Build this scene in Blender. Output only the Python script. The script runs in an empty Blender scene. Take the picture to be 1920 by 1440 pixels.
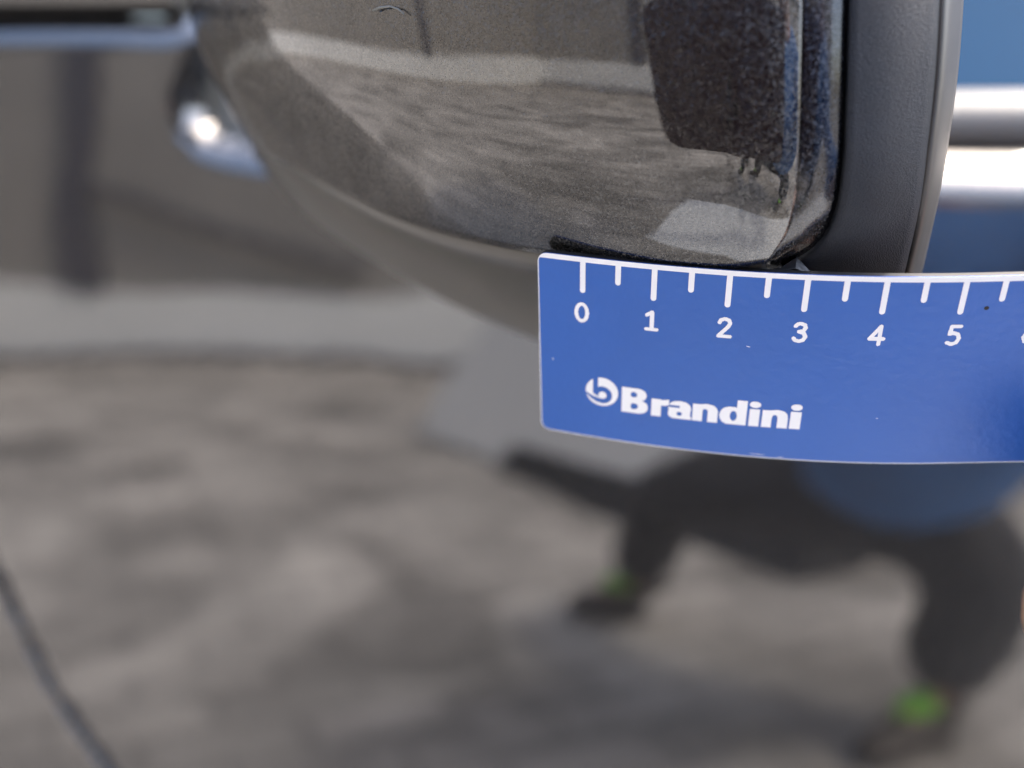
import bpy, bmesh, math, random
import numpy as np
from mathutils import Vector, Matrix

scene = bpy.context.scene
COL = scene.collection
R = math.radians

# ------------------------------------------------------------------ camera
PITCH = R(-12.0)
CAM = Vector((0.0, 0.0, 1.0))
F = 1920 * 35.0 / 36.0
cam_data = bpy.data.cameras.new('camera')
cam = bpy.data.objects.new('camera', cam_data)
COL.objects.link(cam)
cam.location = CAM
cam.rotation_euler = (math.pi / 2 + PITCH, 0, 0)
cam_data.lens = 35.0
cam_data.sensor_width = 36.0
cam_data.clip_start = 0.02
cam_data.clip_end = 500.0
cam_data.dof.use_dof = True
cam_data.dof.focus_distance = 0.134
cam_data.dof.aperture_fstop = 7.8
scene.camera = cam

# ------------------------------------------------------------------ world, sun, exposure
SUN_DIR = Vector((0.485, 0.28, 0.83)).normalized()      # towards the sun
world = bpy.data.worlds.new('World')
scene.world = world
world.use_nodes = True
wn = world.node_tree.nodes
sky = wn.new('ShaderNodeTexSky')
sky.sky_type = 'NISHITA'
sky.sun_disc = False
sky.sun_elevation = math.asin(SUN_DIR.z)
sky.sun_rotation = math.atan2(SUN_DIR.x, SUN_DIR.y)
sky.dust_density = 4.0
sky.ozone_density = 0.6
bg = wn['Background']
bg.inputs['Strength'].default_value = 0.15
world.node_tree.links.new(sky.outputs[0], bg.inputs['Color'])

sun_data = bpy.data.lights.new('sun', 'SUN')
sun_data.energy = 0.65
sun_data.angle = R(4.5)
sun_data.color = (1.0, 0.95, 0.87)
sun = bpy.data.objects.new('sun', sun_data)
COL.objects.link(sun)
sun.rotation_euler = SUN_DIR.to_track_quat('Z', 'Y').to_euler()
sun.location = SUN_DIR * 20

vs = scene.view_settings
vs.view_transform = 'Standard'
vs.look = 'None'
vs.gamma = 1.0
vs.use_curve_mapping = False
vs.exposure = 2.5
scene.cycles.max_bounces = 8
scene.cycles.use_denoising = True

# ------------------------------------------------------------------ helpers
UP = Vector((0, -math.sin(PITCH), math.cos(PITCH)))
FW = Vector((0, math.cos(PITCH), math.sin(PITCH)))


def W(px, py, d):
    """photo pixel + distance along the view axis -> world point"""
    return CAM + FW * d + Vector((1, 0, 0)) * ((px - 960) / F * d) - UP * ((py - 720) / F * d)


def WY(px, py, y):
    """photo pixel on the vertical plane at this y -> world point"""
    return W(px, py, y / (FW.y - UP.y * (py - 720) / F))


def mesh_obj(name, verts, faces, mat, parent=None, smooth=True):
    me = bpy.data.meshes.new(name)
    me.from_pydata([tuple(v) for v in verts], [], [tuple(f) for f in faces])
    me.update()
    if smooth:
        me.polygons.foreach_set('use_smooth', [True] * len(me.polygons))
    o = bpy.data.objects.new(name, me)
    COL.objects.link(o)
    if mat:
        me.materials.append(mat)
    if parent:
        o.parent = parent
    return o


def bm_obj(name, bm, mat, parent=None, smooth=False):
    me = bpy.data.meshes.new(name)
    bmesh.ops.recalc_face_normals(bm, faces=bm.faces)
    bm.to_mesh(me)
    bm.free()
    if smooth:
        me.polygons.foreach_set('use_smooth', [True] * len(me.polygons))
    o = bpy.data.objects.new(name, me)
    COL.objects.link(o)
    me.materials.append(mat)
    if parent:
        o.parent = parent
    return o


def empty(name, loc=(0, 0, 0)):
    o = bpy.data.objects.new(name, None)
    COL.objects.link(o)
    o.location = loc
    return o


def tag(o, label=None, cat=None, group=None, kind=None):
    if label: o['label'] = label
    if cat: o['category'] = cat
    if group: o['group'] = group
    if kind: o['kind'] = kind
    return o


def rel(o, parent):
    """parent while keeping the world-space coordinates baked in the mesh"""
    o.parent = parent
    o.matrix_parent_inverse = Matrix.Translation(-Vector(parent.location))
    return o


def grid_obj(name, P, mat, thick=0.0, flip=False):
    """P: list of rows of points; thickness is added behind the surface"""
    n, m = len(P), len(P[0])
    verts = [p for row in P for p in row]
    faces = []
    for i in range(n - 1):
        for j in range(m - 1):
            q = (i * m + j, i * m + j + 1, (i + 1) * m + j + 1, (i + 1) * m + j)
            faces.append(q[::-1] if flip else q)
    o = mesh_obj(name, verts, faces, mat)
    if thick:
        md = o.modifiers.new('thickness', 'SOLIDIFY')
        md.thickness = thick
        md.offset = -1.0
    return o


def box_bm(bm, lo, hi, bevel=0.0, seg=2):
    r = bmesh.ops.create_cube(bm, size=1.0)
    lo, hi = Vector(lo), Vector(hi)
    for v in r['verts']:
        v.co = Vector(((v.co.x + .5) * (hi.x - lo.x) + lo.x, (v.co.y + .5) * (hi.y - lo.y) + lo.y, (v.co.z + .5) * (hi.z - lo.z) + lo.z))
    if bevel:
        es = list({e for v in r['verts'] for e in v.link_edges})
        bmesh.ops.bevel(bm, geom=es, offset=bevel, segments=seg, affect='EDGES', profile=0.5)


def box(name, lo, hi, mat, parent=None, bevel=0.0, seg=2):
    bm = bmesh.new()
    box_bm(bm, lo, hi, bevel, seg)
    o = bm_obj(name, bm, mat)
    if parent:
        rel(o, parent)
    return o


def catmull(pts, n):
    """n samples along a smooth curve through pts (lists of equal length)"""
    p = np.array(pts, float)
    seg = np.r_[0, np.cumsum(np.linalg.norm(np.diff(p[:, :2], axis=0), axis=1))]
    t = np.linspace(0, seg[-1], n)
    # cubic Hermite with finite-difference tangents
    m = np.gradient(p, seg, axis=0)
    out = []
    for x in t:
        i = min(max(np.searchsorted(seg, x) - 1, 0), len(seg) - 2)
        h = seg[i + 1] - seg[i]
        s = (x - seg[i]) / h
        out.append((2*s**3-3*s**2+1)*p[i] + (s**3-2*s**2+s)*h*m[i] + (-2*s**3+3*s**2)*p[i+1] + (s**3-s**2)*h*m[i+1])
    return np.array(out)


# ------------------------------------------------------------------ materials
def mat_new(name):
    m = bpy.data.materials.new(name)
    m.use_nodes = True
    nt = m.node_tree
    return m, nt, nt.nodes['Principled BSDF']


def simple(name, col, rough=0.5, metal=0.0, coat=0.0, spec=0.5, bump=None, var=0.0, varscale=8.0):
    m, nt, b = mat_new(name)
    b.inputs['Base Color'].default_value = (*col, 1)
    b.inputs['Roughness'].default_value = rough
    b.inputs['Metallic'].default_value = metal
    b.inputs['Coat Weight'].default_value = coat
    b.inputs['Coat Roughness'].default_value = 0.03
    b.inputs['Specular IOR Level'].default_value = spec
    tc = nt.nodes.new('ShaderNodeTexCoord')
    if var:
        n = nt.nodes.new('ShaderNodeTexNoise')
        n.inputs['Scale'].default_value = varscale
        n.inputs['Detail'].default_value = 6
        mr = nt.nodes.new('ShaderNodeMapRange')
        mr.inputs['From Min'].default_value = 0.3
        mr.inputs['From Max'].default_value = 0.7
        mr.inputs['To Min'].default_value = 1 - var
        mr.inputs['To Max'].default_value = 1 + var
        mx = nt.nodes.new('ShaderNodeVectorMath')
        mx.operation = 'SCALE'
        mx.inputs[0].default_value = col
        nt.links.new(tc.outputs['Object'], n.inputs['Vector'])
        nt.links.new(n.outputs['Fac'], mr.inputs['Value'])
        nt.links.new(mr.outputs[0], mx.inputs['Scale'])
        nt.links.new(mx.outputs[0], b.inputs['Base Color'])
    if bump:
        sc, st, dist = bump
        n = nt.nodes.new('ShaderNodeTexNoise')
        n.inputs['Scale'].default_value = sc
        n.inputs['Detail'].default_value = 3
        bp = nt.nodes.new('ShaderNodeBump')
        bp.inputs['Strength'].default_value = st
        bp.inputs['Distance'].default_value = dist
        nt.links.new(tc.outputs['Object'], n.inputs['Vector'])
        nt.links.new(n.outputs['Fac'], bp.inputs['Height'])
        nt.links.new(bp.outputs[0], b.inputs['Normal'])
    return m


def flake_paint(name, col, flake=0.35, scale=5200.0, coat_ior=1.75, rough=0.28, coat_rough=0.015, wave=None):
    """dark grey metallic lacquer: tilted flakes under a smooth clear coat"""
    m, nt, b = mat_new(name)
    L = nt.links.new
    tc = nt.nodes.new('ShaderNodeTexCoord')
    vo = nt.nodes.new('ShaderNodeTexVoronoi')
    vo.inputs['Scale'].default_value = scale
    L(tc.outputs['Object'], vo.inputs['Vector'])
    sub = nt.nodes.new('ShaderNodeVectorMath'); sub.operation = 'SUBTRACT'
    sub.inputs[1].default_value = (0.5, 0.5, 0.5)
    L(vo.outputs['Color'], sub.inputs[0])
    sca = nt.nodes.new('ShaderNodeVectorMath'); sca.operation = 'SCALE'
    sca.inputs['Scale'].default_value = flake * 2
    L(sub.outputs[0], sca.inputs[0])
    geo = nt.nodes.new('ShaderNodeNewGeometry')
    add = nt.nodes.new('ShaderNodeVectorMath'); add.operation = 'ADD'
    L(geo.outputs['Normal'], add.inputs[0]); L(sca.outputs[0], add.inputs[1])
    nrm = nt.nodes.new('ShaderNodeVectorMath'); nrm.operation = 'NORMALIZE'
    L(add.outputs[0], nrm.inputs[0])
    L(nrm.outputs[0], b.inputs['Normal'])
    sep = nt.nodes.new('ShaderNodeSeparateColor')
    L(vo.outputs['Color'], sep.inputs[0])
    mr = nt.nodes.new('ShaderNodeMapRange')
    mr.inputs['To Min'].default_value = 0.4
    mr.inputs['To Max'].default_value = 1.8
    L(sep.outputs[0], mr.inputs['Value'])
    mx = nt.nodes.new('ShaderNodeVectorMath'); mx.operation = 'SCALE'
    mx.inputs[0].default_value = col
    L(mr.outputs[0], mx.inputs['Scale'])
    L(mx.outputs[0], b.inputs['Base Color'])
    b.inputs['Metallic'].default_value = 0.9
    b.inputs['Roughness'].default_value = rough
    b.inputs['Coat Weight'].default_value = 1.0
    b.inputs['Coat Roughness'].default_value = coat_rough
    b.inputs['Coat IOR'].default_value = coat_ior
    # faint orange peel on the clear coat
    n = nt.nodes.new('ShaderNodeTexNoise')
    n.inputs['Scale'].default_value = 260
    bp = nt.nodes.new('ShaderNodeBump')
    bp.inputs['Strength'].default_value = 0.02
    bp.inputs['Distance'].default_value = 0.0004
    L(tc.outputs['Object'], n.inputs['Vector'])
    L(n.outputs['Fac'], bp.inputs['Height'])
    if wave:
        n2 = nt.nodes.new('ShaderNodeTexNoise')
        n2.inputs['Scale'].default_value = wave[0]
        n2.inputs['Detail'].default_value = 1.0
        n2.inputs['Distortion'].default_value = 1.2
        b2 = nt.nodes.new('ShaderNodeBump')
        b2.inputs['Strength'].default_value = 1.0
        b2.inputs['Distance'].default_value = wave[1]
        L(tc.outputs['Object'], n2.inputs['Vector'])
        L(n2.outputs['Fac'], b2.inputs['Height'])
        L(bp.outputs[0], b2.inputs['Normal'])
        L(b2.outputs[0], b.inputs['Coat Normal'])
    else:
        L(bp.outputs[0], b.inputs['Coat Normal'])
    return m


M = {}
M['paint'] = flake_paint('grey metallic lacquer', (0.027, 0.0265, 0.0255), scale=5000.0, coat_ior=1.78)
M['trim_paint'] = flake_paint('dark blue grey lacquer', (0.016, 0.017, 0.021), scale=5000.0, coat_ior=1.5, coat_rough=0.14)
M['door_paint'] = flake_paint('grey metallic lacquer on panels', (0.013, 0.0125, 0.0125), scale=2500.0, coat_ior=2.1, rough=0.5, coat_rough=0.03, wave=(8.0, 0.00032))
M['lower'] = simple('grey satin plastic', (0.07, 0.068, 0.062), 0.33, coat=0.25, bump=(900, .05, .0002))
M['base_plastic'] = simple('grey green plastic', (0.15, 0.155, 0.145), 0.4)
M['bezel'] = simple('black grained plastic', (0.019, 0.023, 0.031), 0.45, spec=0.3, bump=(5500, .8, .0003), var=.25, varscale=60)
M['trim'] = simple('black satin plastic', (0.02, 0.021, 0.024), 0.22, bump=(1800, .18, .0003))
M['rim'] = simple('black edge plastic', (0.045, 0.042, 0.038), 0.4)
M['black'] = simple('black rubber', (0.012, 0.012, 0.013), 0.7)
M['chrome'] = simple('satin trim strip', (0.15, 0.14, 0.125), 0.5)
M['glass'] = simple('side window glass with painted blue reflection', (0.005, 0.055, 0.12), 0.03, spec=0.35)  # the reflected blue is put into the base colour
M['mirror'] = simple('silvered mirror glass', (0.85, 0.87, 0.88), 0.01, metal=1.0)
M['white_ink'] = simple('white print', (0.82, 0.83, 0.85), 0.4)
M['ruler_blue'] = simple('blue laminated sheet', (0.011, 0.095, 0.40), 0.4, bump=(800, .17, .0005), var=.05, varscale=40)
M['ruler_back'] = simple('black magnetic sheet', (0.01, 0.01, 0.011), 0.6)
M['phone'] = simple('dark maroon phone case', (0.05, 0.02, 0.026), 0.45)
M['lens'] = simple('phone lens glass', (0.005, 0.005, 0.008), 0.05, coat=1)
M['skin'] = simple('skin', (0.42, 0.24, 0.17), 0.5, var=.1, varscale=20)
M['hair'] = simple('dark hair', (0.02, 0.015, 0.012), 0.5, bump=(120, .6, .01))
M['shirt'] = simple('blue cotton shirt', (0.035, 0.13, 0.34), 0.8, bump=(25, .3, .03), var=.2, varscale=6)
M['trousers'] = simple('black cotton trousers', (0.018, 0.018, 0.021), 0.85, bump=(18, .3, .03), var=.3, varscale=7)
M['shoe'] = simple('dark brown shoe leather', (0.035, 0.026, 0.02), 0.6)
M['lace'] = simple('green shoe lace', (0.22, 0.62, 0.03), 0.6)
M['van'] = simple('white wall paint', (0.66, 0.645, 0.61), 0.7, var=.04, varscale=1.5)
M['tyre'] = simple('tyre rubber', (0.015, 0.015, 0.016), 0.8)
M['steel'] = simple('grey wheel steel', (0.3, 0.3, 0.31), 0.4, metal=.7)
M['facade'] = simple('grey brown render', (0.23, 0.215, 0.195), 0.9, var=.15, varscale=.6)
M['plinth'] = simple('pale painted plinth', (0.66, 0.66, 0.64), 0.8, var=.06, varscale=.8)
M['frame'] = simple('dark steel frame', (0.06, 0.056, 0.066), 0.5)


def ground_mat():
    m, nt, b = mat_new('worn stone paving')
    L = nt.links.new
    tc = nt.nodes.new('ShaderNodeTexCoord')
    br = nt.nodes.new('ShaderNodeTexBrick')
    br.inputs['Scale'].default_value = 1.6
    br.inputs['Mortar Size'].default_value = 0.025
    br.inputs['Color1'].default_value = (0.36, 0.335, 0.30, 1)
    br.inputs['Color2'].default_value = (0.29, 0.272, 0.245, 1)
    br.inputs['Mortar'].default_value = (0.23, 0.215, 0.195, 1)
    br.inputs['Bias'].default_value = 0.1
    mp = nt.nodes.new('ShaderNodeMapping')
    mp.inputs['Rotation'].default_value = (0, 0, 0.5)
    L(tc.outputs['Object'], mp.inputs['Vector'])
    L(mp.outputs[0], br.inputs['Vector'])
    n = nt.nodes.new('ShaderNodeTexNoise')
    n.inputs['Scale'].default_value = 1.5
    n.inputs['Detail'].default_value = 9
    n.inputs['Distortion'].default_value = 0.8
    L(tc.outputs['Object'], n.inputs['Vector'])
    rp = nt.nodes.new('ShaderNodeMapRange')
    rp.inputs['From Min'].default_value = 0.35
    rp.inputs['From Max'].default_value = 0.68
    rp.inputs['To Min'].default_value = 0.5
    rp.inputs['To Max'].default_value = 1.55
    L(n.outputs['Fac'], rp.inputs['Value'])
    mx = nt.nodes.new('ShaderNodeVectorMath'); mx.operation = 'SCALE'
    L(br.outputs['Color'], mx.inputs[0]); L(rp.outputs[0], mx.inputs['Scale'])
    L(mx.outputs[0], b.inputs['Base Color'])
    b.inputs['Roughness'].default_value = 0.9
    bp = nt.nodes.new('ShaderNodeBump')
    bp.inputs['Strength'].default_value = 0.4
    bp.inputs['Distance'].default_value = 0.01
    L(n.outputs['Fac'], bp.inputs['Height'])
    L(bp.outputs[0], b.inputs['Normal'])
    return m


M['ground'] = ground_mat()

# ------------------------------------------------------------------ ground
bm = bmesh.new()
bmesh.ops.create_grid(bm, x_segments=40, y_segments=40, size=120)
g = bm_obj('ground', bm, M['ground'])
tag(g, kind='structure')
bm = bmesh.new()
box_bm(bm, (-.42, -.70, .004), (4.0, -.12, .008))  # pale strip added to show as a light patch in the cap
tag(bm_obj('added_pale_strip', bm, simple('pale strip for the cap reflection', (0.72, 0.73, 0.72), 0.8, var=.08, varscale=9)), kind='structure')

# ------------------------------------------------------------------ car: door, fender, window
YD = 0.34
car = empty('parked_car', (0.2, 0.8, 0.0))
tag(car, 'dark grey metallic car door and wing mirror with a blue ruler against it', 'car')

contour_px = [(-1500, 12), (0, 27), (180, 32), (325, 40), (343, 54), (330, 90), (309, 150), (302, 195), (313, 235), (345, 270), (400, 291), (470, 303),
              (800, 318), (1300, 333), (1760, 347), (1920, 351), (4200, 380)]
contour = np.array([(WY(x, y, YD).x, WY(x, y, YD).z) for x, y in contour_px])
gap_px = [(-330, 300), (-190, 640), (-95, 860), (0, 1050), (110, 1270), (240, 1450), (420, 1680), (640, 2000), (760, 2400)]
gap_w = np.array([(WY(x, y + 10, YD + .018).x, WY(x, y + 10, YD + .018).z) for x, y in gap_px])
gap_w = np.vstack([[gap_w[0, 0] - .02, 1.25], gap_w, [gap_w[-1, 0] + .05, 0.2]])


def sdf(Xg, Zg):
    """distance to the shoulder contour, positive above / inside the mirror recess"""
    d = np.full(Xg.shape, 1e9)
    inside = np.zeros(Xg.shape, bool)
    poly = np.vstack([contour, [[contour[-1, 0], 5.0], [contour[0, 0], 5.0]]])
    for i in range(len(contour) - 1):
        a, b = contour[i], contour[i + 1]
        ab = b - a
        t = np.clip(((Xg - a[0]) * ab[0] + (Zg - a[1]) * ab[1]) / (ab @ ab), 0, 1)
        d = np.minimum(d, np.hypot(Xg - a[0] - t * ab[0], Zg - a[1] - t * ab[1]))
    n = len(poly)
    for i in range(n):
        a, b = poly[i], poly[(i + 1) % n]
        c = ((a[1] > Zg) != (b[1] > Zg)) & (Xg < (b[0] - a[0]) * (Zg - a[1]) / (b[1] - a[1] + 1e-12) + a[0])
        inside ^= c
    return np.where(inside, d, -d)


DOOR_R, DOOR_ZC = 3.0, 0.80


def door_y(Xg, Zg):
    base = YD + np.where(Zg > DOOR_ZC, (Zg - DOOR_ZC) ** 2 / (2 * DOOR_R), (Zg - DOOR_ZC) ** 2 / (2 * 3.0)) + (Xg - 0.25) ** 2 / (2 * 7.0)
    sd = sdf(Xg, Zg)
    q = np.maximum(sd + 0.006, 0)
    r, smax = 0.0042 + 0.0043 * np.clip((Xg + .125) / .03, 0, 1), 2.6
    h = np.where(q < r * smax, q ** 2 / (2 * r), r * smax ** 2 / 2 + (q - r * smax) * smax)
    h = np.minimum(h, 0.075)
    return base + h


def panel(name, x0, x1, z0, z1, keep, step):
    xs = []
    # finer mesh near the frame
    xs = np.unique(np.round(np.r_[np.arange(x0, x1, step * 4), np.arange(max(x0, -.25), min(x1, .3), step)], 5))
    zs = np.unique(np.round(np.r_[np.arange(z0, z1, step * 4), np.arange(max(z0, .7), z1 + 1e-6, step)], 5))
    Xg, Zg = np.meshgrid(xs, zs)
    Yg = door_y(Xg, Zg)
    gx = np.interp(Zg, gap_w[::-1, 1], gap_w[::-1, 0])
    off = (Xg - gx) * keep                      # metres from the gap centre line, into this panel
    # snap the free edge to the gap and roll it inwards
    e = 0.0006
    X2 = np.where((off < e) & (off > -step * 4.1), gx + keep * e, Xg)
    roll = np.maximum(0.0016 - np.maximum(off - e, 0), 0)
    Y2 = door_y(X2, Zg) + roll ** 2 / (2 * 0.003) + np.where(off < e - 1e-9, 0.012, 0)
    n, m = Xg.shape
    valid = (off > -step * 4.1) & (sdf(Xg, Zg) < np.where(Xg < -.02, 0.007, 0.013))
    faces = []
    for i in range(n - 1):
        for j in range(m - 1):
            if valid[i, j] and valid[i, j + 1] and valid[i + 1, j] and valid[i + 1, j + 1]:
                faces.append((i * m + j, i * m + j + 1, (i + 1) * m + j + 1, (i + 1) * m + j))
    used = sorted({v for f in faces for v in f})
    idx = {v: k for k, v in enumerate(used)}
    P = np.stack([X2, Y2, Zg], -1).reshape(-1, 3)[used]
    o = mesh_obj(name, P, [[idx[v] for v in f] for f in faces], M['door_paint'])
    return rel(o, car)


door = panel('door_panel', -0.32, 0.95, 0.25, 1.12, 1, 0.0026)
fender = panel('fender_panel', -0.75, 0.0, 0.25, 1.12, -1, 0.0026)
# dark cavity behind the shut line
cav = []
for x, z in gap_w:
    y = float(door_y(np.array([[x]]), np.array([[z]]))[0, 0]) + 0.016
    cav.append([(x - .02, y, z), (x + .02, y, z)])
rel(grid_obj('door_seal', cav, M['lower'], 0.004), car)

# window belt behind the mirror: seal, satin strip, glass
def extrude_profile(name, prof, x0, x1, mat, n=2):
    rows = [[Vector((x, y, z)) for (y, z) in prof] for x in np.linspace(x0, x1, n)]
    return rel(grid_obj(name, rows, mat), car)


YB = 0.374
z_of = lambda py, y=YB: WY(1900, py, y).z
zc, zr = (z_of(163) + z_of(304)) / 2, (z_of(163) - z_of(304)) / 2
prof = [(YB + 0.02 - 0.02 * math.cos(a), zc + zr * math.sin(a)) for a in np.linspace(-1.75, 1.75, 24)]
extrude_profile('belt_strip', prof, -0.02, 0.95, M['chrome'])
extrude_profile('belt_seal', [(YB + .02, z_of(345)), (YB + .004, z_of(318)), (YB + .003, z_of(302)), (YB + .02, z_of(296))], -0.02, .95, M['black'])
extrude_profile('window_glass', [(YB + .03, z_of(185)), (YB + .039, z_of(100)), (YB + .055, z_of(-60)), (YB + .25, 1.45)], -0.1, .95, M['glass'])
# forward of the mirror: dark seal line and the panel above it
zl = lambda py, y: WY(150, py, y).z
extrude_profile('quarter_seal', [(.385, zl(34, .385)), (.368, zl(22, .368)), (.372, zl(8, .372)), (.40, zl(-6, .4))], -.75, -.118, M['black'])
extrude_profile('quarter_panel', [(.372, zl(10, .372)), (.366, zl(4, .366)), (.378, zl(-60, .378)), (.45, zl(-400, .45))], -.75, -.118, M['door_paint'])
# painted base of the mirror, inside the recess
extrude_profile('mirror_base', [(.372, WY(400, 310, .372).z), (.376, WY(400, 200, .376).z), (.384, WY(400, 60, .384).z), (.40, WY(400, -60, .40).z)], -.128, 0.02, M['base_plastic'])
# inner body so that the car is closed behind its skin
bm = bmesh.new()
box_bm(bm, (-0.74, 0.50, 0.22), (0.94, 1.9, 0.98), 0.03)
o = bm_obj('body_core', bm, M['black']); rel(o, car)

# ------------------------------------------------------------------ wing mirror
TOP = -460
Lb = [(352, TOP), (346, -200), (352, 0), (375, 100), (428, 200), (478, 284)]
Rb = [(1512, TOP), (1509, -200), (1505, 0), (1502, 150), (1499, 260), (1491, 370), (1475, 435), (1438, 494)]
Sb = [(478, 284), (560, 318), (640, 358), (720, 398), (800, 429), (900, 455), (1000, 474), (1120, 489), (1250, 500), (1360, 504), (1438, 494)]
NV = 70
PX0 = 1350.0
vv = np.linspace(0, 1, NV)
Lc = catmull(Lb, NV)
Rc = catmull(Rb, NV)


RET = (1430, 165)                       # where the shell squarely faces the viewer
RN = Vector(((RET[0] - 960) / F, -(RET[1] - 720) / F, 1.0)); RLEN = RN.length
R0 = 0.1190 * RLEN
XP = 2.0 / 2.35                        # flatness of the outer face


def plane_d(px, py):
    r = Vector(((px - 960) / F, -(py - 720) / F, 1.0))
    return R0 / (r.dot(RN) / RLEN)


SEAM_X = [478, 560, 640, 720, 800, 900, 1000, 1120, 1250, 1438]
SEAM_Y = [284, 318, 358, 398, 429, 455, 474, 489, 500, 500]


def dv(py, px=1500):
    v = py - RET[1] + 500 - float(np.interp(px, SEAM_X, SEAM_Y))
    k = 1 + .55 * min(max((1440 - px) / 440, 0), 1.6)
    return 0.0052 * k * (v / 330) ** 2.8 if v > 0 else 0.007 * (-v / 555) ** 2.2


def cap_depth(px, py, left):
    """distance of the outer shell along the view axis"""
    d = plane_d(px, py) + dv(py, px)
    if px < PX0:
        q = min(max((PX0 - px) / (PX0 - left), 0), 1.0) ** (1 / XP)
        d += 0.060 * (1 - max(1 - q * q, 0) ** (XP / 2))
    else:
        d += 0.0020 * ((px - PX0) / 150) ** 2.6
    return d


Sc_n = 200
Sc = catmull(Sb, Sc_n)
seam_len = np.linspace(0, 1, Sc_n)


def seam_at_x(px):
    return np.array([px, np.interp(px, Sc[:, 0], Sc[:, 1])])


th = np.r_[np.radians(np.linspace(150, 92, 14)), np.radians(np.linspace(90, 0, 80))]
cols = []
for a in th:
    cols.append(('arc', a))
for t in np.linspace(0, 1, 22)[1:]:
    cols.append(('flat', t))
cap_rows = []
u90 = None
for k in range(NV):
    v = vv[k]
    row = []
    for kind, a in cols:
        if kind == 'arc':
            f = math.sin(a) ** XP
            u = (1 - f) * (PX0 - 478) / (1438 - 478)
        else:
            u = (PX0 - 478) / (1438 - 478) + a * (1438 - PX0) / (1438 - 478)
        xs_b = 478 + u * (1438 - 478)
        B = seam_at_x(min(xs_b, 1437.9))
        T = np.array([Lc[0, 0] + u * (Rc[0, 0] - Lc[0, 0]), TOP])
        Lp, Rp = Lc[k], Rc[k]
        c00, c10, c01, c11 = Lc[0], Rc[0], Lc[-1], Rc[-1]
        p = (1 - v) * T + v * B + (1 - u) * Lp + u * Rp - ((1 - v) * ((1 - u) * c00 + u * c10) + v * ((1 - u) * c01 + u * c11))
        if kind == 'arc':
            ca = math.cos(a)
            d = plane_d(p[0], p[1]) + dv(p[1], p[0]) + 0.060 * (1 - math.copysign(abs(ca) ** XP, ca))
        else:
            d = cap_depth(p[0], p[1], Lp[0])
        row.append((p[0], p[1], d))
    cap_rows.append(row)
# close over the top
top_rows = []
for i in range(10, 0, -1):
    a = i / 10 * math.pi * 0.5
    top_rows.append([(960 + (p[0] - 960) * (1 - 0.12 * math.sin(a)), p[1] - 240 * math.sin(a), p[2] + 0.07 * (1 - math.cos(a))) for p in cap_rows[0]])
capP = [[W(*p) for p in row] for row in top_rows + cap_rows]

# housing core: the black carrier inside, parent of all mirror pieces
core_bm = bmesh.new()
bmesh.ops.create_uvsphere(core_bm, u_segments=32, v_segments=20, radius=1.0)
cc = W(1010, -80, 0.235)
for v in core_bm.verts:
    c = v.co
    v.co = cc + Vector((c.x * 0.056, c.y * 0.068, c.z * 0.06))
wing = bm_obj('wing_mirror', core_bm, M['black'], smooth=True)
rel(wing, car)


def sub(o):
    o.parent = wing
    return o


cap = sub(grid_obj('painted_cap', capP, M['paint'], 0.0016, flip=True))
cap['label'] = 'dark grey metallic painted cap of the wing mirror'

# a fleck of lint on the cap
lint = []
for x, y in ((698, 20), (712, 14), (730, 12), (746, 17), (757, 27)):
    d = cap_depth(x, y, 352) - .0004
    lint.append([W(x - .7, y - 1.8, d), W(x + .7, y + 1.8, d)])
sub(grid_obj('lint', lint, M['base_plastic'], .0002))

# strips along the rear edge
def strip(name, A, B, mat, bulge=0.0, n=10, thick=0.0015, nv=70):
    a, b = catmull(A, nv), catmull(B, nv)
    rows = []
    for k in range(nv):
        r = []
        for i in range(n + 1):
            t = i / n
            p = a[k] * (1 - t) + b[k] * t
            r.append(W(p[0], p[1], p[2] - bulge * math.sin(math.pi * t)))
        rows.append(r)
    return sub(grid_obj(name, rows, mat, thick, flip=True))


def C(pts, d):
    return [(x, y, d - 0.127 + plane_d(x, y) + dv(y)) for x, y in pts]


E0 = [(x - 3, y, cap_depth(x, y, 350) + .0010) for x, y in Rb]
E1p = [(1606, TOP), (1598, -200), (1590, 0), (1584, 190), (1577, 320), (1562, 400), (1535, 452), (1470, 500)]
E2p = [(1613, TOP), (1605, -200), (1597, 0), (1591, 190), (1584, 325), (1569, 408), (1542, 460), (1492, 500), (1452, 520)]
E3p = [(1772, TOP), (1768, -200), (1762, 0), (1752, 160), (1741, 260), (1724, 390), (1706, 470), (1690, 530), (1660, 580)]
E4p = [(1818, TOP), (1814, -200), (1807, 0), (1795, 150), (1780, 260), (1761, 370), (1743, 450), (1724, 525), (1690, 600)]
strip('trim_band', E0, C(E1p, 0.1325), M['trim_paint'], bulge=.0006)
gapA = C([(x - 6, y) for x, y in E1p], 0.1375)
gapB = C([(x + 8, y) for x, y in E2p], 0.1375)
strip('gap_liner', gapA, gapB, M['black'])
strip('mirror_bezel', C(E2p, 0.1318), C(E3p, 0.1375), M['bezel'], bulge=.0012)
strip('bezel_rim', C(E3p, 0.1377), C(E4p, 0.147), M['rim'], bulge=.003)
strip('bezel_return', C(E4p, 0.1472), C([(x - 25, y - 20) for x, y in E4p], 0.20), M['bezel'])
strip('mirror_glass', C([(x - 22, y - 20) for x, y in E4p], 0.16), C([(x - 330, y - 60) for x, y in E4p], 0.27), M['mirror'])
# underside of bezel, turning inwards below the edge
und = catmull([(1425, 505, .142), (1470, 514, .1435), (1560, 560, .146), (1640, 590, .149), (1690, 598, .158)], 20)
rows = [[W(p[0] - 20 * k, p[1] + 14 * math.sin(k * .8) - 30 * k * .4, p[2] + .025 * k) for p in und] for k in np.linspace(0, 2.2, 8)]
sub(grid_obj('bezel_underside', rows, M['bezel'], 0.0015))
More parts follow.
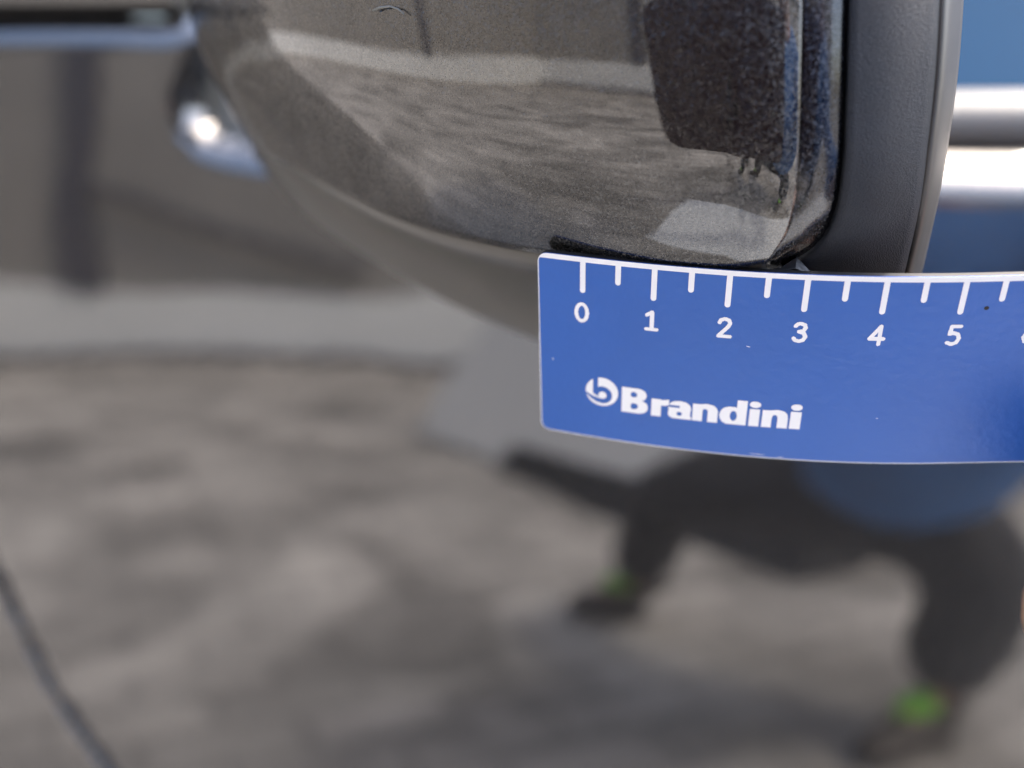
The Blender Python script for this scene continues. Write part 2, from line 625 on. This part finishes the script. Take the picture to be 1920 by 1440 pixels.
# small triangular tab where trim and bezel meet above the ruler
tri = [(1448, 512), (1494, 482), (1530, 520)]
fr = [W(x, y, .1328) for x, y in tri] + [W(x, y, .1365) for x, y in tri] + [W(1492, 503, .1322)]
sub(mesh_obj('clip_tab', fr, [(0, 6, 1), (1, 6, 2), (0, 2, 6), (3, 4, 5), (0, 1, 4, 3), (1, 2, 5, 4), (2, 0, 3, 5)], M['trim'], smooth=False))

# lower cover, running down and inboard to the foot
Bb = [(468, 280), (515, 345), (565, 398), (640, 452), (720, 500), (850, 572), (1005, 637), (1150, 680), (1290, 700), (1400, 680)]
Bc = catmull(Bb, 60)
lc_rows = []
NS = 60
Scs = catmull(Sb, NS)
for k in range(NS):
    s = Scs[k]
    b = Bc[k]
    left = np.interp(s[1], Lc[:, 1], Lc[:, 0])
    ds = cap_depth(max(s[0], left + 1), s[1], left)
    r = []
    for a in np.radians(np.linspace(-18, 165, 34)):
        f = math.sin(a)
        if a < 0: f *= .35
        x = s[0] + (b[0] - s[0]) * f
        y = s[1] + (b[1] - s[1]) * f
        d = ds + 0.0018 + (0.070 + .02 * k / NS) * (1 - math.cos(a)) * (1.0 if a > 0 else -.2)
        r.append(W(x, y, d))
    lc_rows.append(r)
sub(grid_obj('lower_cover', lc_rows, M['lower'], 0.0015))
# foot on the door ledge
ft = []
for t in np.linspace(0, 1, 8):
    c = W(900 - 150 * t, 260 + 60 * t, .26 + .13 * t)
    ft.append([c + Vector((.045 * math.cos(a), 0, .028 * math.sin(a))) for a in np.linspace(0, 2 * math.pi, 25)])
sub(grid_obj('mirror_foot', ft, M['lower']))

# ------------------------------------------------------------------ ruler
RP = [3.8725, -1.4239, 12.9866, 0.5646, 0.1683, 0.0129, 0.07, 0.0047]
RL1, RL2, RH, RTD, RS0 = 0.5469, 0.3686, 2.9884, 0.8595, 0.6565
rw = Vector(RP[3:6])
RROT = Matrix.Rotation(rw.length, 3, rw.normalized())


def ruler_angle(q):
    q = min(q, 2.2)
    return (RP[6] * q + RP[7] * q * q) * (0.85 if q > 0 else 1.0)


def ruler_pt(s, t, off=0.0):
    """centimetres along and down the bent sheet (off = towards the viewer) -> world"""
    n = 40
    x = z = 0.0
    L = s - 3.0
    for i in range(n):
        ph = ruler_angle((i + .5) / n * L)
        x += math.cos(ph) * L / n
        z += math.sin(ph) * L / n
    ph = ruler_angle(L)
    loc = Vector((x + math.sin(ph) * off, t, z - math.cos(ph) * off))
    q = Vector(RP[:3]) + RROT @ loc
    c = q * 0.01
    return CAM + Vector((1, 0, 0)) * c.x - UP * c.y + FW * c.z


S1 = 14.4
ruler_root = empty('blue_ruler', ruler_pt(3, 1.5))
tag(ruler_root, 'flexible blue ruler with white centimetre marks held against the mirror edge', 'ruler')
TH = 0.09


def sheet_outline(r=0.14, inset=0.0):
    pts = []
    x0, x1, y0, y1 = -RS0 + inset, S1 - inset, inset, RH - inset
    for cx, cy, a0 in ((x0 + r, y0 + r, 180), (x1 - r, y0 + r, 270), (x1 - r, y1 - r, 0), (x0 + r, y1 - r, 90)):
        for i in range(6):
            a = R(a0 + 90 * i / 5)
            pts.append((cx + r * math.cos(a), cy + r * math.sin(a)))
    return pts


def bend_flat(name, bm, mat, off, thick=0.0):
    """bend a flat bmesh drawn in centimetres (x right, y down) on to the sheet"""
    me = bpy.data.meshes.new(name)
    for v in bm.verts:
        v.co = ruler_pt(v.co.x, v.co.y, off + v.co.z)
    bm.to_mesh(me); bm.free()
    o = bpy.data.objects.new(name, me)
    COL.objects.link(o)
    me.materials.append(mat)
    return rel(o, ruler_root)


def slice_x(bm, x0, x1, step):
    x = x0
    while x < x1:
        geom = bm.verts[:] + bm.edges[:] + bm.faces[:]
        bmesh.ops.bisect_plane(bm, geom=geom, plane_co=(x, 0, 0), plane_no=(1, 0, 0))
        x += step


def slab(pts, th):
    bm = bmesh.new()
    a = [bm.verts.new((x, y, 0)) for x, y in pts]
    b = [bm.verts.new((x, y, -th)) for x, y in pts]
    bm.faces.new(a)
    bm.faces.new(b[::-1])
    n = len(pts)
    for i in range(n):
        bm.faces.new((a[i], b[i], b[(i + 1) % n], a[(i + 1) % n]))
    bmesh.ops.recalc_face_normals(bm, faces=bm.faces)
    return bm


bm = slab(sheet_outline(), 0.025)
slice_x(bm, -.6, S1, .12)
o = bend_flat('printed_face', bm, M['ruler_blue'], 0.0)
bm = slab(sheet_outline(), TH)
slice_x(bm, -.6, S1, .12)
o = bend_flat('magnetic_back', bm, M['ruler_back'], -0.026)
# white cut edge all round: a thin border, wider along the top
outer, inner = sheet_outline(), sheet_outline(.12, 0.012)
inner = [(x, max(y, 0.075)) for x, y in inner]
bm = bmesh.new()
a = [bm.verts.new((x, y, 0)) for x, y in outer]
b = [bm.verts.new((x, y, 0)) for x, y in inner]
for i in range(len(a)):
    j = (i + 1) % len(a)
    bm.faces.new((a[i], a[j], b[j], b[i]))
slice_x(bm, -.6, S1, .12)
bend_flat('white_border', bm, M['white_ink'], 0.0022)


def tick(s, length, w):
    pts = [(s - w / 2, .06), (s + w / 2, .06)]
    for i in range(9):
        t = math.pi * i / 8
        pts.append((s + w / 2 * math.cos(t), length - w / 2 + w / 2 * math.sin(t)))
    bm = bmesh.new()
    bm.faces.new([bm.verts.new((x, y, 0)) for x, y in pts])
    return bm


k = 0.0
while k <= S1 - .3:
    major = abs(k - round(k)) < 1e-6
    bend_flat('tick_mark', tick(k, RL1 if major else RL2, 0.078), M['white_ink'], 0.004)
    k += 0.5


def text_bm(body, size, offset, shear=0.0, spacing=1.0, stretch=1.0):
    cu = bpy.data.curves.new('text', 'FONT')
    cu.body = body
    cu.size = size
    cu.offset = offset
    cu.space_character = spacing
    cu.shear = shear
    cu.resolution_u = 8
    cu.align_x = 'CENTER'
    to = bpy.data.objects.new('text', cu)
    COL.objects.link(to)
    dg = bpy.context.evaluated_depsgraph_get()
    me = bpy.data.meshes.new_from_object(to.evaluated_get(dg))
    bm = bmesh.new()
    bm.from_mesh(me)
    bpy.data.objects.remove(to)
    bpy.data.meshes.remove(me)
    xs = [v.co.x for v in bm.verts]; ys = [v.co.y for v in bm.verts]
    cx, cy = (min(xs) + max(xs)) / 2, (min(ys) + max(ys)) / 2
    for v in bm.verts:
        v.co = Vector(((v.co.x - cx) * stretch, -(v.co.y - cy), 0))
    bmesh.ops.triangulate(bm, faces=bm.faces)
    return bm, (max(xs) - min(xs)) * stretch, max(ys) - min(ys)


def raster(name, inside, x0, x1, y0, y1, cell, ox, oy):
    """flat print: the cells of a fine grid that lie inside the letter shapes (y up)"""
    bm = bmesh.new()
    vt = {}
    nx, ny = int((x1 - x0) / cell) + 1, int((y1 - y0) / cell) + 1
    for i in range(nx):
        for j in range(ny):
            if inside(x0 + (i + .5) * cell, y0 + (j + .5) * cell):
                q = []
                for di, dj in ((0, 0), (1, 0), (1, 1), (0, 1)):
                    key = (i + di, j + dj)
                    if key not in vt:
                        vt[key] = bm.verts.new((ox + x0 + key[0] * cell, oy - (y0 + key[1] * cell), 0))
                    q.append(vt[key])
                bm.faces.new(q)
    return bend_flat(name, bm, M['white_ink'], 0.004)


ell = [(.080 * math.cos(t), .134 * math.sin(t)) for t in np.linspace(0, 2 * math.pi, 25)]
DIG = {
    0: [ell],
    1: [[(-.068, .085), (.004, .134), (.004, -.134)], [(-.07, -.134), (.075, -.134)]],
    2: [[(-.072, .075), (-.055, .115), (0, .136), (.055, .115), (.07, .07), (.05, .02), (-.075, -.134), (.08, -.134)]],
    3: [[(-.066, .095), (-.04, .126), (0, .136), (.05, .118), (.066, .075), (.043, .028), (-.015, .012), (.05, -.008), (.076, -.062), (.052, -.115), (0, -.137), (-.05, -.125), (-.076, -.095)]],
    4: [[(.038, -.14), (.038, .132), (-.088, -.058), (.09, -.058)]],
    5: [[(.066, .133), (-.048, .133), (-.06, .02), (-.01, .036), (.048, .016), (.074, -.048), (.05, -.112), (-.01, -.137), (-.07, -.112)]],
    6: [[(.05, .13), (-.04, .03), (-.078, -.05), (-.05, -.115), (0, -.137), (.055, -.11), (.076, -.05), (.05, .012), (0, .03), (-.055, .005)]],
    7: [[(-.075, .133), (.08, .133), (-.03, -.14)]],
    8: [[(.06 * math.cos(t), .072 + .062 * math.sin(t)) for t in np.linspace(0, 6.283, 17)], [(.077 * math.cos(t), -.064 + .074 * math.sin(t)) for t in np.linspace(0, 6.283, 17)]],
}


def stroke_test(lines, w):
    seg = [(a, b) for ln in lines for a, b in zip(ln[:-1], ln[1:])]

    def f(x, y):
        for (ax, ay), (bx, by) in seg:
            dx, dy = bx - ax, by - ay
            t = min(max(((x - ax) * dx + (y - ay) * dy) / (dx * dx + dy * dy + 1e-12), 0), 1)
            if (x - ax - t * dx) ** 2 + (y - ay - t * dy) ** 2 < w * w / 4: return True
        return False
    return f


DIG[9] = [[(-x, -y) for x, y in DIG[6][0]]]
for dgt in range(10, 15):
    DIG[dgt] = [[(x - .095, y) for x, y in ln] for ln in DIG[1]] + [[(x + .095, y) for x, y in ln] for ln in DIG[dgt - 10]]
for dgt in range(0, 15):
    raster('numeral', stroke_test(DIG[dgt], .055), -.22, .22, -.17, .17, .0075, dgt - .012, RTD)


def el(x, y, cx, cy, rx, ry, p=2.0):
    return abs((x - cx) / rx) ** p + abs((y - cy) / ry) ** p < 1


def bx_(x, y, x0, x1, y0, y1):
    return x0 <= x <= x1 and y0 <= y <= y1


def ch_B(x, y):
    up = bx_(x, y, 0, .2, .21, .435) or el(x, y, .19, .325, .145, .11, 2.4)
    lo = bx_(x, y, 0, .2, 0, .24) or el(x, y, .20, .119, .16, .119, 2.4)
    c1 = bx_(x, y, .14, .17, .275, .365) or el(x, y, .165, .32, .045, .045)
    c2 = bx_(x, y, .14, .18, .07, .175) or el(x, y, .175, .1225, .05, .0525)
    return (up or lo) and not (c1 or c2)


def ch_r(x, y):
    return bx_(x, y, 0, .13, 0, .30) or (el(x, y, .24, .15, .20, .155, 2.2) and not el(x, y, .25, .08, .125, .135) and y > .195 and x < .235)


def ch_a(x, y):
    o = (el(x, y, .15, .16, .15, .145, 2.6) and y > .15) or bx_(x, y, .165, .295, 0, .2) or bx_(x, y, .165, .31, 0, .05) or el(x, y, .11, .09, .115, .096, 2.2)
    return o and not el(x, y, .148, .085, .034, .036) and not (bx_(x, y, -.1, .15, .186, .222) and x < .165)


def ch_n(x, y):
    o = bx_(x, y, 0, .13, 0, .295) or bx_(x, y, .2, .33, 0, .19) or (el(x, y, .185, .175, .145, .13, 2.4) and y > .15)
    return o and not (bx_(x, y, .13, .2, -1, .17) or el(x, y, .165, .17, .035, .05))


def ch_d(x, y):
    return (el(x, y, .155, .147, .155, .155, 2.2) or bx_(x, y, .22, .35, 0, .42)) and not el(x, y, .18, .147, .045, .085)


def ch_i(x, y):
    return bx_(x, y, 0, .135, 0, .29) or el(x, y, .0675, .368, .072, .055)


WORD = [(ch_B, 0.0), (ch_r, .405), (ch_a, .635), (ch_n, .955), (ch_d, 1.31), (ch_i, 1.69), (ch_n, 1.855), (ch_i, 2.215)]
raster('brand_lettering', lambda x, y: any(c(x / 1.09 - o, y) for c, o in WORD if -.02 < x / 1.09 - o < .4), 0, 2.6, 0, .45, .0075, 0.60, 2.44)

# round emblem before the lettering
def in_logo(x, y):
    if x * x + y * y > 1: return False
    low = np.interp(x, [-1, -.75, -.55, -.2, .05, .3], [-.12, -.26, -.37, -.47, -.49, -.49])
    # left segment, tail and dot
    if (x - .04) ** 2 + (y + .24) ** 2 < .065: return True
    if x < -.56 and y > low: return True
    if -.57 <= x < .05 and low < y < low + np.interp(x, [-.56, -.2, .05], [.22, .09, .2]): return True
    # right part and lower crescent
    rb = math.hypot(x - .03, y + .22)
    if x > -.24 and y > -.22 and rb > .60: return True
    if x >= 0.03 and y <= -.22 and rb > .60: return True
    up = np.interp(x, [-1, -.93, -.6, -.3, .03], [-.28, -.30, -.6, -.76, -.82])
    if x < 0.03 and y < up: return True
    return False


bm = bmesh.new()
N = 90
vt = {}
for i in range(N):
    for j in range(N):
        x, y = -1 + 2 * (i + .5) / N, -1 + 2 * (j + .5) / N
        if in_logo(x, y):
            q = []
            for di, dj in ((0, 0), (1, 0), (1, 1), (0, 1)):
                key = (i + di, j + dj)
                if key not in vt:
                    vt[key] = bm.verts.new((.30 + .245 * (-1 + 2 * key[0] / N), 2.145 - .245 * (-1 + 2 * key[1] / N), 0))
                q.append(vt[key])
            bm.faces.new(q)
bend_flat('round_emblem', bm, M['white_ink'], 0.004)

# small scuffs on the sheet
for cx, cy, rx, ry, an in ((2.33, 1.13, .03, .006, .2), (2.62, 2.93, .12, .004, .05), (2.95, 2.955, .05, .004, -.1), (4.2, 2.2, .015, .004, .4), (-.45, 1.7, .02, .006, 1.2)):
    bm = bmesh.new()
    bm.faces.new([bm.verts.new((cx + rx * math.cos(t) * math.cos(an) - ry * math.sin(t) * math.sin(an), cy + rx * math.cos(t) * math.sin(an) + ry * math.sin(t) * math.cos(an), 0)) for t in np.linspace(0, 2 * math.pi, 9)[:-1]])
    bend_flat('scuff', bm, M['white_ink'], .003)
bm = bmesh.new()
bm.faces.new([bm.verts.new((5.33 + .035 * math.cos(t), .46 + .03 * math.sin(t), 0)) for t in np.linspace(0, 2 * math.pi, 9)[:-1]])
bend_flat('dirt_spot', bm, M['black'], .003)

# ------------------------------------------------------------------ phone
phone = empty('phone', CAM + Vector((.055, -.012, -.016)))
tag(phone, 'dark maroon phone in the hands of the crouching person', 'phone')
bm = bmesh.new()
box_bm(bm, (-.055, -.014, -.062), (.118, -.005, .053), .0)
es = [e for e in bm.edges if abs(e.verts[0].co.y - e.verts[1].co.y) > .005]
bmesh.ops.bevel(bm, geom=es, offset=.014, segments=8, affect='EDGES', profile=.5)
bmesh.ops.rotate(bm, verts=bm.verts, cent=(0, 0, 0), matrix=Matrix.Rotation(PITCH, 3, 'X'))
bmesh.ops.translate(bm, verts=bm.verts, vec=CAM)
rel(bm_obj('case', bm, M['phone']), phone)
for lx, lz in ((0, 0), (0, -.02), (.02, -.01)):
    bm = bmesh.new()
    bmesh.ops.create_cone(bm, cap_ends=True, segments=24, radius1=.006, radius2=.006, depth=.002, matrix=Matrix.Translation((lx, -.004, lz)) @ Matrix.Rotation(math.pi / 2, 4, 'X'))
    bmesh.ops.rotate(bm, verts=bm.verts, cent=(0, 0, 0), matrix=Matrix.Rotation(PITCH, 3, 'X'))
    bmesh.ops.translate(bm, verts=bm.verts, vec=CAM)
    rel(bm_obj('lens', bm, M['lens']), phone)

# ------------------------------------------------------------------ person (seen in the reflections)
person = empty('person', (0.45, -1.15, 0))
tag(person, 'person in a blue shirt and black trousers lunging forward with the phone', 'person')


def skin_obj(name, verts, edges, radii, mat, parent, sub_lv=2, root=0):
    me = bpy.data.meshes.new(name)
    me.from_pydata([tuple(v) for v in verts], edges, [])
    o = bpy.data.objects.new(name, me)
    COL.objects.link(o)
    o.modifiers.new('skin', 'SKIN')
    s = o.modifiers.new('sub', 'SUBSURF'); s.levels = sub_lv; s.render_levels = sub_lv
    for i, r in enumerate(radii):
        rr = r if isinstance(r, tuple) else (r, r)
        me.skin_vertices[0].data[i].radius = rr
        me.skin_vertices[0].data[i].use_root = (i == root)
    dg = bpy.context.evaluated_depsgraph_get()
    ev = bpy.data.meshes.new_from_object(o.evaluated_get(dg))
    o.modifiers.clear()
    o.data = ev
    ev.name = name
    ev.polygons.foreach_set('use_smooth', [True] * len(ev.polygons))
    ev.materials.clear(); ev.materials.append(mat)
    return rel(o, parent)


V = Vector
pel = V((0.52, -1.00, 0.57)); chest = V((0.56, -0.62, 0.89)); neck = V((0.46, -0.50, 1.16)); headc = V((0.42, -0.43, 1.29)); headt = V((0.41, -0.42, 1.38))
hipL = pel + V((-.10, -.05, -.03)); kneL = V((0.23, -1.34, 0.45)); ankL = V((0.19, -1.55, 0.10)); toeL = V((-.03, -1.53, 0.05))
hipR = pel + V((.11, .02, -.03)); kneR = V((0.76, -0.86, 0.43)); ankR = V((0.70, -0.92, 0.10)); toeR = V((0.55, -0.82, 0.04))
shL = V((0.29, -.50, 1.08)); elL = V((0.17, -.36, .95)); wrL = V((-.01, -.13, 1.12))
shR = V((0.66, -.54, 1.07)); elR = V((0.62, -.12, .82)); wrR = V((0.215, .10, 0.925))
# body: one continuous figure
bv = [pel, chest, neck, headc, headt, hipL, kneL, ankL, ankL.lerp(toeL, .5), hipR, kneR, ankR, ankR.lerp(toeR, .5), shL, elL, wrL, shR, elR, wrR]
be = [(0, 1), (1, 2), (2, 3), (3, 4), (0, 5), (5, 6), (6, 7), (7, 8), (0, 9), (9, 10), (10, 11), (11, 12), (2, 13), (13, 14), (14, 15), (2, 16), (16, 17), (17, 18)]
br_ = [.08, .10, .05, .085, .065, .04, .035, .03, .018, .04, .035, .03, .018, .04, .038, .026, .04, .038, .026]


def add_hand(wr, dirn, palm_n, targets):
    """palm and five fingers, each a short bent chain rooted in the palm"""
    i0 = bv.index(wr)
    d = dirn.normalized()
    side = d.cross(palm_n).normalized()
    palm = wr + d * .055
    bv.append(palm); br_.append(.026); be.append((i0, len(bv) - 1)); ip = len(bv) - 1
    for fi, (sp, ln) in enumerate(targets):
        root = palm + side * sp + d * .025
        k1 = root + d * ln * .5 + palm_n * .006
        k2 = k1 + d * ln * .25 - palm_n * ln * .3
        k3 = k2 - palm_n * ln * .3
        prev = ip
        for q, rr in ((root, .0095), (k1, .009), (k2, .008), (k3, .007)):
            bv.append(q); br_.append(rr); be.append((prev, len(bv) - 1)); prev = len(bv) - 1
    th1 = wr + d * .03 - side * .035
    th2 = th1 + d * .035 - side * .012 - palm_n * .015
    th3 = th2 + d * .025 - palm_n * .008
    prev = i0
    for q, rr in ((th1, .013), (th2, .011), (th3, .009)):
        bv.append(q); br_.append(rr); be.append((prev, len(bv) - 1)); prev = len(bv) - 1


FNG = ((-.03, .075), (-.01, .085), (.01, .08), (.03, .065))
add_hand(wrL, V((-.05, .95, -.12)), V((0, .2, .95)).normalized(), FNG)
add_hand(wrR, V((-.9, .45, .15)), V((.2, .9, .1)).normalized(), FNG)
body = skin_obj('body', bv, be, br_, M['skin'], person)
# face details: nose and ears are grown from the head as small chains; eyes and mouth as shallow pieces
fwd = V((-.1, .95, -.2)).normalized(); sidev = V((1, .1, 0)).normalized(); upv = sidev.cross(fwd)
# clothing shells
tv = [pel + V((-.02, .05, .10)), pel, hipL, kneL, ankL + V((0, 0, .03)), hipR, kneR, ankR + V((0, 0, .03))]
te = [(0, 1), (1, 2), (2, 3), (3, 4), (1, 5), (5, 6), (6, 7)]
skin_obj('trousers', tv, te, [.16, .145, .125, .10, .085, .14, .12, .09], M['trousers'], person)
sv = [pel + V((.02, .06, .06)), (pel + chest) / 2 + V((.03, .04, 0)), chest, neck + V((0.01, -.03, -.03)), shL, elL, elL.lerp(wrL, .9), shR, elR, elR.lerp(wrR, .97)]
se = [(0, 1), (1, 2), (2, 3), (3, 4), (4, 5), (5, 6), (3, 7), (7, 8), (8, 9)]
skin_obj('shirt', sv, se, [.19, .225, .235, .09, .10, .07, .048, .10, .07, .048], M['shirt'], person)
fwd = V((-.55, .8, -.2)).normalized(); sidev = fwd.cross(V((0, 0, 1))).normalized(); upv = sidev.cross(fwd)
hc = headc + V((0, 0, .03))


def ellipsoid(name, c, rx, ry, rz, mat, keep=None, seg=24):
    bm = bmesh.new()
    bmesh.ops.create_uvsphere(bm, u_segments=seg, v_segments=seg // 2 + 2, radius=1.0)
    if keep:
        bmesh.ops.delete(bm, geom=[v for v in bm.verts if not keep(v.co)], context='VERTS')
    for v in bm.verts:
        v.co = c + sidev * v.co.x * rx + fwd * v.co.y * ry + upv * v.co.z * rz
    return rel(bm_obj(name, bm, mat, smooth=True), person)


ellipsoid('hair', hc + upv * .012 - fwd * .012, .092, .108, .112, M['hair'], keep=lambda c: c.z > .25 + .75 * c.y)
for sg in (-1, 1):
    ellipsoid('eye', hc + fwd * .078 + sidev * .031 * sg + upv * .004, .011, .008, .007, M['lens'], seg=12)
    ellipsoid('ear', hc + sidev * .082 * sg - upv * .01, .010, .018, .032, M['skin'], seg=12)
ellipsoid('nose', hc + fwd * .088 - upv * .025, .013, .018, .024, M['skin'], seg=12)
ellipsoid('mouth', hc + fwd * .078 - upv * .058, .024, .009, .007, M['phone'], seg=12)
for ank, toe in ((ankL, toeL), (ankR, toeR)):
    d = (toe - ank); d.z = 0; d.normalize()
    b0 = V((ank.x, ank.y, .045)) - d * .05
    sh = skin_obj('shoe', [b0, b0 + d * .12 + V((0, 0, .002)), b0 + d * .24 + V((0, 0, -.006)), b0 + V((0, 0, .06))], [(0, 1), (1, 2), (0, 3)],
                  [(.05, .045), (.052, .045), (.04, .034), (.048, .048)], M['shoe'], person)
    ms = b0 + d * .12 + V((0, 0, .05))
    sd_ = V((-d.y, d.x, 0))
    lc = skin_obj('laces', [ms - sd_ * .035 - d * .03, ms + V((0, 0, .018)) - d * .03, ms + sd_ * .035 - d * .03, ms + V((0, 0, .012)) + d * .03, ms + V((0, 0, .03)) - d * .06],
                  [(0, 1), (1, 2), (1, 3), (1, 4)], [.016, .022, .016, .018, .016], M['lace'], person)

# ------------------------------------------------------------------ what stands across the yard (seen in the reflections)
wdir = V((.55, .83, 0)).normalized()
wnor = V((-wdir.y, wdir.x, 0))
w0 = V((-1.83, -5.67, 0))
low = empty('white_wall_standin', w0)  # stand-in for an unidentified pale shape in the reflections
tag(low, 'low white wall standing in for a pale reflected shape, slope added to catch light, black band along its foot', 'wall')


def wall_box(name, l0, l1, n0, n1, z0, z1, mat, bev=0.0):
    bm = bmesh.new()
    box_bm(bm, (l0, n0, z0), (l1, n1, z1), bev)
    for v in bm.verts:
        v.co = w0 + wdir * v.co.x + wnor * (v.co.y - .6 * v.co.z) + V((0, 0, v.co.z))  # lean added so that the face catches more sky and sun
    return rel(bm_obj(name, bm, mat), low)


wall_box('wall_body', 1.75, 4.55, -.25, 0, .02, 1.0, M['van'], .02)
wall_box('base_band', 2.75, 4.56, -.26, .03, 0, .15, M['black'], .01)
wall_box('coping', 1.72, 4.58, -.29, .04, 1.0, 1.05, M['van'], .01)

bld = empty('building', (-2, -9, 0))
tag(bld, 'grey brown building with pale plinth and dark steel frames', 'building')
box('wall', (-12, -10, 0.85), (14, -9, 7.0), M['facade'], bld)
box('plinth', (-12, -10.02, 0), (14, -8.9, 0.85), M['plinth'], bld)
box('dark_base_strip', (-10.8, -8.9, 0), (14, -8.6, 0.1), M['frame'], bld)  # low dark strip along the foot of the plinth
for x in (-5.65, 6.0):
    box('post', (x, -9.0, 0.85), (x + .4, -8.85, 6.9), M['frame'], bld)
box('beam', (-11, -9.0, 4.6), (14, -8.9, 4.8), M['frame'], bld)
bm = bmesh.new()
box_bm(bm, (-5.2, -8.88, 0), (-2.2, -8.78, .12))
for v in bm.verts:
    v.co.z += 1.95 - (v.co.x + 5.2) * .29
rel(bm_obj('sloping_rail', bm, M['frame']), bld)
# side wing of the same yard, ahead of the car
wing_b = empty('side_building', (-11, 0, 0))
tag(wing_b, 'long grey brown wall with pale plinth closing the yard ahead of the car', 'wall')
box('wall', (-12, -9, 0.9), (-11, 12, 8.0), M['facade'], wing_b)
box('plinth', (-12.02, -8.9, 0), (-10.9, 12, 0.9), M['plinth'], wing_b)
for y in (-3.5,):
    box('post', (-11.0, y, 0.9), (-10.85, y + .28, 7.9), M['frame'], wing_b)
for z in (4.6,):
    box('beam', (-11.0, -8.9, z), (-10.9, 12, z + .14), M['frame'], wing_b)
